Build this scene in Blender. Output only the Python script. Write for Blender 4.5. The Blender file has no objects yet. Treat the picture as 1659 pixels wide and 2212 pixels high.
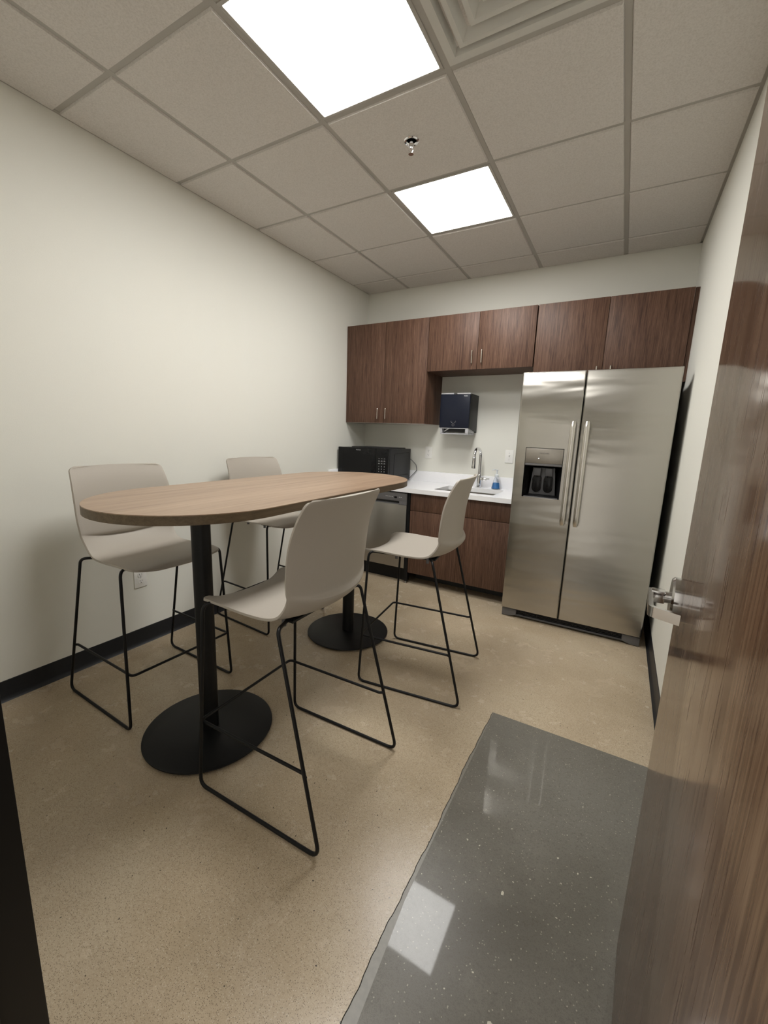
import bpy, bmesh, math, random
from mathutils import Vector, Matrix, Euler
random.seed(7)
C = bpy.context.scene.collection
PI = math.pi
W, H = 2.76, 2.733            # room width and ceiling height (9 ft by 9 ft)
YF = -3.672                   # inner face of the front wall (doorway wall)

# ------------------------------------------------------------------ materials
def new_mat(name):
    m = bpy.data.materials.new(name); m.use_nodes = True
    nt = m.node_tree; b = nt.nodes['Principled BSDF']
    return m, nt, b
def setp(b, **k):
    for n, v in k.items():
        n = n.replace('_', ' ')
        if n in b.inputs: b.inputs[n].default_value = v
def rgb(c): return (c[0], c[1], c[2], 1)
def N(nt, t, **k):
    n = nt.nodes.new(t)
    for a, v in k.items(): setattr(n, a, v)
    return n
def coords(nt, scale=(1,1,1), rnd=False, rot=(0,0,0)):
    tc = N(nt, 'ShaderNodeTexCoord'); mp = N(nt, 'ShaderNodeMapping')
    mp.inputs['Scale'].default_value = scale; mp.inputs['Rotation'].default_value = rot
    nt.links.new(tc.outputs['Object'], mp.inputs['Vector'])
    if rnd:
        oi = N(nt, 'ShaderNodeObjectInfo'); mu = N(nt, 'ShaderNodeMath', operation='MULTIPLY'); mu.inputs[1].default_value = 37
        cx = N(nt, 'ShaderNodeCombineXYZ')
        nt.links.new(oi.outputs['Random'], mu.inputs[0])
        for i in range(3): nt.links.new(mu.outputs[0], cx.inputs[i])
        nt.links.new(cx.outputs[0], mp.inputs['Location'])
    return mp.outputs['Vector']
def noise(nt, vec, scale, detail=4, rough=.5, dist=0):
    n = N(nt, 'ShaderNodeTexNoise'); n.inputs['Scale'].default_value = scale
    n.inputs['Detail'].default_value = detail; n.inputs['Roughness'].default_value = rough; n.inputs['Distortion'].default_value = dist
    nt.links.new(vec, n.inputs['Vector']); return n.outputs['Fac']
def ramp(nt, fac, stops, interp='LINEAR'):
    r = N(nt, 'ShaderNodeValToRGB'); r.color_ramp.interpolation = interp
    e = r.color_ramp.elements
    while len(e) < len(stops): e.new(.5)
    for i, (p, c) in enumerate(stops): e[i].position = p; e[i].color = rgb(c)
    nt.links.new(fac, r.inputs['Fac']); return r.outputs['Color']
def mix(nt, a, b, fac, mode='MIX'):
    m = N(nt, 'ShaderNodeMix', data_type='RGBA', blend_type=mode)
    for s, v in ((m.inputs[0], fac), (m.inputs[6], a), (m.inputs[7], b)):
        if hasattr(v, 'is_linked'): nt.links.new(v, s)
        else: s.default_value = v if isinstance(v, (int, float)) else rgb(v)
    return m.outputs[2]
def bump(nt, b, fac, strength, dist=.01):
    bp = N(nt, 'ShaderNodeBump'); bp.inputs['Strength'].default_value = strength; bp.inputs['Distance'].default_value = dist
    nt.links.new(fac, bp.inputs['Height']); nt.links.new(bp.outputs['Normal'], b.inputs['Normal'])
def mapr(nt, fac, a, b_, c, d):
    m = N(nt, 'ShaderNodeMapRange'); nt.links.new(fac, m.inputs[0])
    for i, v in enumerate((a, b_, c, d)): m.inputs[i+1].default_value = v
    return m.outputs[0]

def simple(name, col, rough=.5, metal=0, spec=.5, var=.03, bmp=0, nscale=60, **k):
    m, nt, b = new_mat(name); setp(b, Roughness=rough, Metallic=metal, Specular_IOR_Level=spec, **k)
    v = coords(nt); f = noise(nt, v, nscale, 3)
    lo = tuple(c*(1-var) for c in col); hi = tuple(min(1, c*(1+var)) for c in col)
    nt.links.new(ramp(nt, f, [(.3, lo), (.7, hi)]), b.inputs['Base Color'])
    if bmp: bump(nt, b, f, bmp, .002)
    return m

def wood(name, stops, grain='z', fine=1.0, rough=.4, spec=.4, fig=.35, rnd=True):
    m, nt, b = new_mat(name); setp(b, Roughness=rough, Specular_IOR_Level=spec)
    sc = {'z': (1, 1, .035), 'y': (1, .035, 1)}[grain]
    v = coords(nt, sc, rnd)
    big = noise(nt, v, 9*fine, 3, .5, 1.2)
    mid = noise(nt, v, 60*fine, 5, .65, .4)
    tiny = noise(nt, v, 260*fine, 2, .6)
    w = N(nt, 'ShaderNodeMath', operation='MULTIPLY_ADD'); nt.links.new(big, w.inputs[0]); w.inputs[1].default_value = fig; nt.links.new(mid, w.inputs[2])
    w2 = N(nt, 'ShaderNodeMath', operation='MULTIPLY_ADD'); nt.links.new(tiny, w2.inputs[0]); w2.inputs[1].default_value = .35; nt.links.new(w.outputs[0], w2.inputs[2])
    f = mapr(nt, w2.outputs[0], .45*(1+fig+.35), .56*(1+fig+.35), 0, 1) if False else mapr(nt, w2.outputs[0], .5*(1+fig+.35)-.27, .5*(1+fig+.35)+.27, 0, 1)
    nt.links.new(ramp(nt, f, stops), b.inputs['Base Color'])
    bump(nt, b, tiny, .08, .001)
    return m

M = {}
M['wall'] = simple('painted_wall', (.75, .742, .682), .75, spec=.25, var=.008, bmp=.12, nscale=220)
M['walnut'] = wood('walnut_laminate', [(0, (.036, .017, .011)), (.32, (.080, .040, .026)), (.6, (.116, .062, .040)), (1, (.18, .104, .070))], 'z', 2.5, .5, .3, fig=.4, rnd=False)
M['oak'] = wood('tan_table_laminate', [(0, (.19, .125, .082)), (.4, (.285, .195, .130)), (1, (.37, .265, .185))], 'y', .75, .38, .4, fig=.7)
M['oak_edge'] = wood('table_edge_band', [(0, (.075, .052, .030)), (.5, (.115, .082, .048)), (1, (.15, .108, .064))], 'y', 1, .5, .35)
def door_mat():
    m, nt, b = new_mat('door_veneer'); setp(b, Roughness=.14, Specular_IOR_Level=.34)
    v = coords(nt, (1, 1, .04)); v2 = coords(nt, (1, 1, .045))
    big = noise(nt, v, 14, 4, .55, 1.0); mid = noise(nt, v, 110, 4, .6, .3); pore = noise(nt, v2, 240, 3, .55, .2); pd = noise(nt, v2, 22, 2, .5)
    w = N(nt, 'ShaderNodeMath', operation='MULTIPLY_ADD'); nt.links.new(big, w.inputs[0]); w.inputs[1].default_value = .45; nt.links.new(mid, w.inputs[2])
    col = ramp(nt, mapr(nt, w.outputs[0], .56, .88, 0, 1), [(0, (.085, .045, .026)), (.45, (.130, .076, .046)), (1, (.185, .118, .075))])
    a = mapr(nt, pore, .56, .66, 0, .8); d_ = mapr(nt, pd, .35, .6, .25, 1)
    mm = N(nt, 'ShaderNodeMath', operation='MULTIPLY'); nt.links.new(a, mm.inputs[0]); nt.links.new(d_, mm.inputs[1])
    nt.links.new(mix(nt, col, (.045, .021, .012), mm.outputs[0]), b.inputs['Base Color'])
    sp = mapr(nt, mm.outputs[0], 0, 1, .34, .06); nt.links.new(sp, b.inputs['Specular IOR Level'])
    nt.links.new(mapr(nt, mm.outputs[0], 0, 1, .13, .45), b.inputs['Roughness'])
    return m
M['door'] = door_mat()
M['black'] = simple('black_powder_coat', (.006, .006, .0065), .42, spec=.28, var=.1)
M['rubber'] = simple('black_vinyl_base', (.012, .013, .016), .45, spec=.35, var=.1)
M['shell'] = simple('greige_plastic', (.40, .362, .312), .5, spec=.4, var=.015, bmp=.15, nscale=500)
M['white'] = simple('white_plastic', (.82, .81, .78), .4, var=.01)
M['slot'] = simple('dark_slot', (.03, .03, .03), .6)
M['groove'] = simple('black_groove', (.003, .003, .003), .7)
M['toe'] = simple('dark_toe_kick', (.035, .034, .031), .6)
M['frame_dark'] = simple('dark_door_frame', (.006, .005, .0045), .5, spec=.25)
M['chrome'] = simple('chrome', (.82, .82, .83), .08, 1, var=.01)
M['satin'] = simple('satin_metal', (.50, .49, .48), .17, 1, var=.02)
M['nickel'] = simple('nickel_pull', (.72, .68, .62), .25, 1, var=.02)
M['dgrey'] = simple('dark_grey_plastic', (.07, .07, .075), .35, var=.04)
M['mgrey'] = simple('grey_plastic', (.13, .127, .13), .4, var=.04)
M['blackgloss'] = simple('gloss_black', (.006, .006, .0065), .2, spec=.22, var=.05)
M['mw_side'] = simple('microwave_side', (.022, .022, .023), .45, spec=.25, var=.05)
M['navy'] = simple('navy_plastic', (.007, .010, .022), .35, spec=.3, var=.05)
M['lgrey'] = simple('light_grey_plastic', (.45, .45, .47), .4, var=.03)
M['print'] = simple('grey_print', (.45, .45, .45), .5)
M['print_white'] = simple('white_print', (.8, .8, .8), .5)
M['print_dark'] = simple('dark_print', (.10, .09, .09), .5)
M['tbar'] = simple('ceiling_grid_metal', (.40, .38, .345), .5, spec=.3, var=.01)
M['vent'] = simple('painted_vent', (.58, .57, .53), .5, var=.01)
M['steel_sink'] = simple('sink_steel', (.42, .40, .37), .35, 1, var=.05)
M['paper'] = simple('paper', (.7, .7, .68), .8)
M['cabinet_white'] = simple('cabinet_underside', (.42, .38, .33), .5)

def quartz():
    m, nt, b = new_mat('white_quartz'); setp(b, Roughness=.22, Specular_IOR_Level=.5)
    v = coords(nt); f = noise(nt, v, 400, 2); g = noise(nt, v, 6, 3)
    nt.links.new(mix(nt, ramp(nt, f, [(.25, (.84, .84, .86)), (.5, (.90, .90, .92))]), (.86, .86, .89), mapr(nt, g, .4, .7, 0, .35)), b.inputs['Base Color'])
    return m
M['quartz'] = quartz()

def tile_mat():
    m, nt, b = new_mat('ceiling_tile'); setp(b, Roughness=.9, Specular_IOR_Level=.1)
    v = coords(nt); f = noise(nt, v, 170, 5, .7)
    nt.links.new(ramp(nt, f, [(.3, (.56, .53, .495)), (.55, (.665, .635, .60)), (.8, (.71, .68, .645))]), b.inputs['Base Color'])
    bump(nt, b, f, .35, .004); return m
M['tile'] = tile_mat()

def stainless(name, base, rough, wave=.0, aniso=.7, axis=2):
    m, nt, b = new_mat(name); setp(b, Metallic=1.0, Roughness=rough, Anisotropic=aniso)
    tz = N(nt, 'ShaderNodeCombineXYZ'); tz.inputs[axis].default_value = 1; nt.links.new(tz.outputs[0], b.inputs['Tangent'])
    v = coords(nt, (1, 1, 90)); f = noise(nt, v, 12, 2, .6)
    nt.links.new(ramp(nt, f, [(.3, tuple(c*.985 for c in base)), (.7, base)]), b.inputs['Base Color'])
    nt.links.new(mapr(nt, f, .3, .7, rough-.01, rough+.02), b.inputs['Roughness'])
    if wave:
        v2 = coords(nt, (.35, 1, 2.2)); g = noise(nt, v2, 2.6, 2, .45, .5)
        bump(nt, b, g, wave, .03)
    return m
M['stainless'] = stainless('brushed_stainless', (.455, .435, .398), .235, .22, .8, 0)
M['stainless_dw'] = stainless('brushed_stainless_flat', (.40, .385, .36), .32)
M['handle_steel'] = simple('handle_stainless', (.62, .595, .55), .27, 1, var=.01)
M['panel_steel'] = simple('dispenser_panel', (.34, .315, .28), .35, .8, var=.02)

def concrete(name, patch=False):
    m, nt, b = new_mat(name)
    v = coords(nt)
    big = noise(nt, v, 1.6, 6, .6, .3); med = noise(nt, v, 7, 6, .65)
    grit = noise(nt, v, 420, 3, .75); grit2 = noise(nt, v, 95, 5, .75)
    def specks(scale, lo, hi, keep, soft=.02):
        vo = N(nt, 'ShaderNodeTexVoronoi'); vo.inputs['Scale'].default_value = scale; vo.voronoi_dimensions = '2D'
        nd = N(nt, 'ShaderNodeTexNoise'); nd.inputs['Scale'].default_value = scale*1.3; nt.links.new(v, nd.inputs['Vector'])
        vm = N(nt, 'ShaderNodeVectorMath', operation='MULTIPLY_ADD'); nt.links.new(nd.outputs['Color'], vm.inputs[0])
        vm.inputs[1].default_value = (.55/scale,)*3; nt.links.new(v, vm.inputs[2]); nt.links.new(vm.outputs[0], vo.inputs['Vector'])
        sx = N(nt, 'ShaderNodeSeparateColor'); nt.links.new(vo.outputs['Color'], sx.inputs[0])
        a = mapr(nt, vo.outputs['Distance'], lo, hi, 1, 0); k = mapr(nt, sx.outputs[0], keep, keep+soft, 0, 1)
        mm = N(nt, 'ShaderNodeMath', operation='MULTIPLY'); nt.links.new(a, mm.inputs[0]); nt.links.new(k, mm.inputs[1]); return mm.outputs[0]
    if not patch:
        base = ramp(nt, big, [(.25, (.36, .285, .190)), (.5, (.475, .384, .270)), (.75, (.55, .465, .340))])
        base = mix(nt, base, (.54, .44, .325), mapr(nt, med, .42, .80, 0, .40))
        base = mix(nt, base, (.30, .225, .145), mapr(nt, grit2, .50, .72, 0, .5))
        base = mix(nt, base, (.20, .150, .100), mapr(nt, grit, .50, .68, 0, .55))
        base = mix(nt, base, (.17, .130, .090), specks(270, .16, .34, .72))
        base = mix(nt, base, (.56, .485, .37), specks(200, .14, .30, .84))
        base = mix(nt, base, (.045, .035, .027), specks(36, .045, .085, .93))
        rr = mapr(nt, med, .3, .7, .20, .30); setp(b, Specular_IOR_Level=.42)
        bump(nt, b, grit2, .06, .002)
    else:
        base = ramp(nt, big, [(.25, (.110, .101, .084)), (.5, (.160, .150, .128)), (.75, (.205, .197, .172))])
        base = mix(nt, base, (.25, .235, .20), mapr(nt, med, .52, .78, 0, .4))
        base = mix(nt, base, (.085, .076, .062), mapr(nt, grit2, .48, .68, 0, .6))
        base = mix(nt, base, (.06, .055, .046), mapr(nt, grit, .52, .70, 0, .5))
        base = mix(nt, base, (.34, .32, .26), specks(150, .14, .28, .93))
        base = mix(nt, base, (.52, .49, .40), specks(24, .03, .06, .90))
        rr = mapr(nt, grit2, .3, .7, .24, .34); setp(b, Specular_IOR_Level=.20, Coat_Weight=.30, Coat_Roughness=.035, Coat_IOR=1.45)
    nt.links.new(base, b.inputs['Base Color']); nt.links.new(rr, b.inputs['Roughness'])
    return m
M['floor'] = concrete('polished_tan_concrete')
M['patch'] = concrete('polished_grey_patch', True)
M['joint'] = simple('joint_filler', (.20, .188, .160), .35, var=.08)
M['crack'] = simple('crack_line', (.03, .026, .02), .8)
M['fleck'] = simple('pale_stone', (.50, .47, .38), .4)

def emit(name, col, s):
    m, nt, b = new_mat(name); nt.nodes.remove(b)
    e = N(nt, 'ShaderNodeEmission'); e.inputs['Color'].default_value = rgb(col); e.inputs['Strength'].default_value = s
    nt.links.new(e.outputs[0], nt.nodes['Material Output'].inputs['Surface']); return m
M['light'] = emit('lit_diffuser', (1.0, .99, .96), 14.0)
M['led'] = emit('indicator', (.9, .95, 1), 1.2)

def glass(name, col, rough=.03, ior=1.45):
    m, nt, b = new_mat(name); setp(b, Base_Color=rgb(col), Roughness=rough, IOR=ior, Transmission_Weight=1.0); return m
M['clear'] = glass('clear_plastic', (.95, .97, 1.0), .05, 1.35)
M['soap'] = simple('blue_soap', (.06, .26, .62), .15, var=.02)
M['pump'] = simple('translucent_pump', (.70, .74, .76), .3)

# ------------------------------------------------------------------ mesh helpers
def box(bm, x0, x1, y0, y1, z0, z1, bev=0, seg=2, mi=0):
    vs = [bm.verts.new((x, y, z)) for x in (x0, x1) for y in (y0, y1) for z in (z0, z1)]
    idx = [(0,1,3,2),(4,6,7,5),(0,4,5,1),(2,3,7,6),(0,2,6,4),(1,5,7,3)]
    fs = [bm.faces.new([vs[i] for i in f]) for f in idx]
    for f in fs: f.material_index = mi
    if bev:
        es = list({e for f in fs for e in f.edges})
        r = bmesh.ops.bevel(bm, geom=es, offset=bev, segments=seg, profile=.5, affect='EDGES')
        for f in r['faces']: f.material_index = mi
    return fs
def prism(bm, pts, z0, z1, bev=0, axis='z', seg=2):
    """closed outline pts (2D) extruded along axis"""
    def P(a, b_, c): return {'z': (a, b_, c), 'y': (a, c, b_), 'x': (c, a, b_)}[axis]
    lo = [bm.verts.new(P(a, b_, z0)) for a, b_ in pts]; hi = [bm.verts.new(P(a, b_, z1)) for a, b_ in pts]
    n = len(pts); f1 = bm.faces.new(lo[::-1]); f2 = bm.faces.new(hi)
    for i in range(n): bm.faces.new((lo[i], lo[(i+1) % n], hi[(i+1) % n], hi[i]))
    if bev:
        es = list(f1.edges)+list(f2.edges)
        bmesh.ops.bevel(bm, geom=es, offset=bev, segments=seg, profile=.5, affect='EDGES')
def lathe(bm, prof, center=(0,0,0), n=40, axis='z', cap=True):
    cx, cy, cz = center; rings = []
    for r, h in prof:
        ring = []
        for k in range(n):
            a = 2*PI*k/n; u, v = r*math.cos(a), r*math.sin(a)
            p = {'z': (cx+u, cy+v, cz+h), 'y': (cx+u, cy+h, cz+v), 'x': (cx+h, cy+u, cz+v)}[axis]
            ring.append(bm.verts.new(p))
        rings.append(ring)
    for a, b_ in zip(rings, rings[1:]):
        for k in range(n): bm.faces.new((a[k], a[(k+1) % n], b_[(k+1) % n], b_[k]))
    if cap: bm.faces.new(rings[0][::-1]); bm.faces.new(rings[-1])
def fillet(pts, rad, n=7):
    pts = [Vector(p) for p in pts]; out = [pts[0]]
    for i in range(1, len(pts)-1):
        a, p, b_ = pts[i-1], pts[i], pts[i+1]
        r = rad[i] if isinstance(rad, (list, tuple)) else rad
        d1 = (a-p).normalized(); d2 = (b_-p).normalized(); ang = d1.angle(d2)
        if r < 1e-6 or ang > PI-.02: out.append(p); continue
        t = min(r/math.tan(ang/2), (a-p).length*.49, (b_-p).length*.49)
        p1 = p+d1*t; p2 = p+d2*t
        for k in range(n+1):
            s = k/n; out.append((1-s)**2*p1 + 2*s*(1-s)*p + s*s*p2)
    out.append(pts[-1]); return out
def tube(bm, pts, r, n=12, closed=False, rfun=None):
    pts = [Vector(p) for p in pts]; m = len(pts); rings = []
    prev = None
    for i, p in enumerate(pts):
        if closed: t = (pts[(i+1) % m]-pts[i-1]).normalized()
        else: t = (pts[min(i+1, m-1)]-pts[max(i-1, 0)]).normalized()
        if prev is None:
            a = Vector((0, 0, 1)) if abs(t.z) < .9 else Vector((1, 0, 0))
            u = t.cross(a).normalized()
        else: u = (prev - t*prev.dot(t)).normalized()
        prev = u; v = t.cross(u); rr = rfun(i/(m-1)) if rfun else r
        rings.append([bm.verts.new(p+(u*math.cos(2*PI*k/n)+v*math.sin(2*PI*k/n))*rr) for k in range(n)])
    for i in range(m if closed else m-1):
        a, b_ = rings[i], rings[(i+1) % m]
        for k in range(n): bm.faces.new((a[k], a[(k+1) % n], b_[(k+1) % n], b_[k]))
    if not closed: bm.faces.new(rings[0][::-1]); bm.faces.new(rings[-1])
def sweep_rect(bm, pts, w, t, up=Vector((0, 0, 1)), bev=0):
    """rectangular bar: w along up direction, t in-plane"""
    pts = [Vector(p) for p in pts]; rings = []; m = len(pts)
    for i, p in enumerate(pts):
        if i == 0: tg = (pts[1]-p).normalized(); n_ = tg.cross(up).normalized(); k = 1
        elif i == m-1: tg = (p-pts[-2]).normalized(); n_ = tg.cross(up).normalized(); k = 1
        else:
            t1 = (p-pts[i-1]).normalized(); t2 = (pts[i+1]-p).normalized()
            n1 = t1.cross(up).normalized(); n2 = t2.cross(up).normalized(); n_ = (n1+n2).normalized(); k = 1/max(.4, n_.dot(n1))
        rings.append([bm.verts.new(p+n_*(sa*t/2*k)+up*(sb*w/2)) for sa, sb in ((-1,-1),(1,-1),(1,1),(-1,1))])
    for a, b_ in zip(rings, rings[1:]):
        for k in range(4): bm.faces.new((a[k], a[(k+1) % 4], b_[(k+1) % 4], b_[k]))
    bm.faces.new(rings[0][::-1]); bm.faces.new(rings[-1])
def rrect(x0, x1, y0, y1, r, n=5):
    out = []
    for cx, cy, a0 in ((x1-r, y1-r, 0), (x0+r, y1-r, 90), (x0+r, y0+r, 180), (x1-r, y0+r, 270)):
        for k in range(n+1):
            a = math.radians(a0+90*k/n); out.append((cx+r*math.cos(a), cy+r*math.sin(a)))
    return out

def obj(name, bm, mat, parent=None, smooth=True, angle=32, loc=None):
    bmesh.ops.recalc_face_normals(bm, faces=bm.faces)
    me = bpy.data.meshes.new(name)
    if loc is not None: bmesh.ops.translate(bm, verts=bm.verts, vec=-Vector(loc))
    bm.to_mesh(me); bm.free()
    for m in (mat if isinstance(mat, (list, tuple)) else [mat]): me.materials.append(m)
    if smooth:
        me.polygons.foreach_set('use_smooth', [True]*len(me.polygons)); me.set_sharp_from_angle(angle=math.radians(angle))
    o = bpy.data.objects.new(name, me); C.objects.link(o)
    if parent: o.parent = parent
    if loc is not None: o.location = loc
    return o
def part(name, mat, parent, fn, *a, loc=None, label=None, **k):
    bm = bmesh.new(); fn(bm, *a, **k); o = obj(name, bm, mat, parent, loc=loc)
    if label: o['label'] = label
    return o
def thing(name, label, cat, loc=(0,0,0), rz=0, group=None):
    o = bpy.data.objects.new(name, None); C.objects.link(o); o.empty_display_size = .1
    o.location = loc; o.rotation_euler = (0, 0, rz); o['label'] = label; o['category'] = cat
    if group: o['group'] = group
    return o
def tag(o, label, cat, group=None):
    o['label'] = label; o['category'] = cat
    if group: o['group'] = group
    return o
def struct(name, mat, fn, *a, label=None, **k):
    bm = bmesh.new(); fn(bm, *a, **k); o = obj(name, bm, mat); o['kind'] = 'structure'
    if label: o['label'] = label
    return o
def B(*boxes):
    def f(bm):
        for b_ in boxes: box(bm, *b_)
    return f
def text(name, s, size, mat, parent, loc, rot=(PI/2, 0, 0), ext=.0004, sx=1):
    cu = bpy.data.curves.new(name, 'FONT'); cu.body = s; cu.size = size; cu.extrude = ext; cu.align_x = 'CENTER'; cu.align_y = 'CENTER'
    t = bpy.data.objects.new(name, cu); C.objects.link(t)
    bpy.context.view_layer.update()
    me = bpy.data.meshes.new_from_object(t.evaluated_get(bpy.context.evaluated_depsgraph_get()))
    bpy.data.objects.remove(t); me.name = name
    me.materials.clear(); me.materials.append(mat)
    o = bpy.data.objects.new(name, me); C.objects.link(o); o.parent = parent
    o.location = loc; o.rotation_euler = rot; o.scale = (sx, 1, 1)
    return o

# ------------------------------------------------------------------ room shell
XL, XR = 1.674, 2.568          # doorway in the front wall
TH = .12
struct('wall_left', M['wall'], B((-TH, 0, YF-TH, 0.0, 0, H+.05)), label='long pale cream painted wall on the left')
struct('wall_back', M['wall'], B((-TH, W+TH, 0, TH, 0, H+.05)), label='pale cream painted wall behind the cabinets')
struct('wall_right', M['wall'], B((W, W+TH, YF-TH, 0, 0, H+.05)), label='pale cream painted wall behind the open door and fridge')
struct('wall_front', M['wall'], B((0, XL-.05, YF-TH, YF, 0, H+.05), (XR+.045, W, YF-TH, YF, 0, H+.05), (XL-.05, XR+.045, YF-TH, YF, 2.19, H+.05)), label='wall with the doorway the room is entered by')
# dark door frame (jambs, head, stops)
def frame(bm):
    box(bm, XL-.05, XL, YF-TH-.012, YF+.012, 0, 2.19, .002); box(bm, XR, XR+.045, YF-TH-.012, YF+.012, 0, 2.19, .002)
    box(bm, XL, XR, YF-TH-.012, YF+.012, 2.14, 2.19, .002)
    box(bm, XL, XL+.014, YF-.075, YF-.05, 0, 2.14, .002)
struct('trim_1', M['frame_dark'], frame, label='dark door frame at the entrance')

# ceiling: lay-in tiles dropped below a metal grid
TS = .6096; gx = [0] + [.4646+TS*i for i in range(4)] + [W]
gy = [0] + [-(.292+TS*i) for i in range(6)] + [YF]
def cell(i, j): return gx[i], gx[i+1], gy[j+1], gy[j]
light_cells = [(2, 2), (2, 4)]; vent_cell = (3, 4)
def tiles(bm):
    for i in range(5):
        for j in range(len(gy)-1):
            if (i, j) in light_cells or (i, j) == vent_cell: continue
            x0, x1, y0, y1 = cell(i, j)
            g = .0125; x0 += g; x1 -= g; y0 += g; y1 -= g
            if x1-x0 < .03 or y1-y0 < .03: continue
            d, bv = .007, .004
            v = [bm.verts.new(p) for p in ((x0,y0,H+.001),(x1,y0,H+.001),(x1,y1,H+.001),(x0,y1,H+.001))]
            w_ = [bm.verts.new(p) for p in ((x0+bv,y0+bv,H-d),(x1-bv,y0+bv,H-d),(x1-bv,y1-bv,H-d),(x0+bv,y1-bv,H-d))]
            bm.faces.new(w_)
            for k in range(4): bm.faces.new((v[k], v[(k+1) % 4], w_[(k+1) % 4], w_[k]))
    box(bm, -TH, W+TH, YF-TH, TH, H+.02, H+.06)
ceil = struct('ceiling', M['tile'], tiles, label='white lay-in tile ceiling')
def grid(bm):
    for x in gx[1:-1]: box(bm, x-.012, x+.012, YF, 0, H, H+.018)
    for y in gy[1:-1]:
        for i in range(5): box(bm, gx[i]+.012, gx[i+1]-.012, y-.012, y+.012, H+.0006, H+.018)
    box(bm, 0, .02, YF, 0, H-.001, H+.018); box(bm, W-.030, W, YF, 0, H-.001, H+.018)
    box(bm, 0, W, -.02, 0, H-.001, H+.018); box(bm, 0, W, YF, YF+.02, H-.001, H+.018)
part('ceiling_grid', M['tbar'], ceil, grid)

# floor: tan polished concrete, with a grey infill slab along the right
def crack_x(y):
    t = (-1.991-y)
    return 2.047 + .0022*math.sin(9*y+1)+.0014*math.sin(27*y)+.0010*math.sin(61*y+2)+.0007*math.sin(141*y) + .010*max(0, t-.95)
def edge_x(y): t = max(0, -1.991-y); return 2.0545 + .002*t + .006*max(0, t-.45) + .070*max(0, t-.98)
YN, YFAR = -6.0, -1.990
ys = [YFAR-(YFAR-YN)*k/400 for k in range(401)]
def floor_tan(bm):
    def quad(x0, x1, y0, y1): bm.faces.new([bm.verts.new(p) for p in ((x0,y0,0),(x1,y0,0),(x1,y1,0),(x0,y1,0))])
    quad(-TH, W+TH, YFAR, TH)
    a = [bm.verts.new((-2.0, y, 0)) for y in ys]; b_ = [bm.verts.new((crack_x(y)-.0012, y, 0)) for y in ys]
    for i in range(400): bm.faces.new((a[i+1], b_[i+1], b_[i], a[i]))
    box(bm, -2.0, 4.5, YN, TH, -.12, -.02)
fl = struct('floor', M['floor'], floor_tan, label='polished tan concrete floor')
def strip(f0, f1, z=0):
    def g(bm):
        a = [bm.verts.new((f0(y), y, z)) for y in ys]; b_ = [bm.verts.new((f1(y), y, z)) for y in ys]
        for i in range(400): bm.faces.new((a[i+1], b_[i+1], b_[i], a[i]))
    return g
part('joint_strip', M['joint'], fl, strip(lambda y: crack_x(y)+.0012, edge_x), label='narrow grey filler strip beside the crack')
part('crack', M['crack'], fl, strip(lambda y: crack_x(y)-.0012, lambda y: crack_x(y)+.0012, -.002))
pt = part('concrete_patch', M['patch'], fl, strip(edge_x, lambda y: 4.5), label='darker grey polished concrete infill slab')
def flecks(bm):
    for x, y, r in ((2.300, -2.800, .006), (2.345,-3.10,.0075), (2.375,-3.115,.004), (2.395, -3.085, .004), (2.49,-2.62,.003), (2.18,-2.45,.002), (2.43,-2.60,.003), (2.36,-2.95,.0025)):
        n = 9; c = [bm.verts.new((x+r*random.uniform(.5,1.2)*math.cos(2*PI*k/n), y+r*1.3*random.uniform(.6,1.2)*math.sin(2*PI*k/n), .0004)) for k in range(n)]
        bm.faces.new(c)
part('stone_flecks', M['fleck'], fl, flecks, label='pale stone chips in the grey slab')

# baseboards (black vinyl cove)
def base_prof(bm, along, x, a0, a1, s):
    pts = [(0, 0), (.018, 0), (.014, .004), (.006, .014), (.004, .022), (.003, .100), (0, .102)]
    if along == 'y': prism(bm, [(x+s*p, q) for p, q in pts], a0, a1, axis='y')
    else: prism(bm, [(x+s*p, q) for p, q in pts], a0, a1, axis='x')
struct('baseboard_left', M['rubber'], lambda bm: base_prof(bm, 'y', 0, YF+.02, -.60, 1), label='black vinyl baseboard on the left wall')
struct('baseboard_right', M['rubber'], lambda bm: base_prof(bm, 'y', W, YF+.02, -.002, -1), label='black vinyl baseboard on the right wall')

# ------------------------------------------------------------------ ceiling lights, vent, sprinkler
def ceiling_light(c, label):
    x0, x1, y0, y1 = cell(*c); g = .0125; x0 += g; x1 -= g; y0 += g; y1 -= g
    t = thing('ceiling_light', label, 'ceiling light', ((x0+x1)/2, (y0+y1)/2, H), group='square ceiling lights')
    hx, hy = (x1-x0)/2, (y1-y0)/2; f = .014
    def fr(bm):
        box(bm, -hx, hx, -hy, -hy+f, -.004, .02, .001); box(bm, -hx, hx, hy-f, hy, -.004, .02, .001)
        box(bm, -hx, -hx+f, -hy+f, hy-f, -.004, .02, .001); box(bm, hx-f, hx, -hy+f, hy-f, -.004, .02, .001)
    part('light_frame', M['tbar'], t, fr)
    part('diffuser_panel', M['light'], t, B((-hx+f, hx-f, -hy+f, hy-f, .0, .012)))
    return t
ceiling_light((2, 4), 'large bright square ceiling light cut off by the top of the photo')
ceiling_light((2, 2), 'smaller looking square ceiling light beyond the sprinkler, nearer the cabinets')

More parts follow.
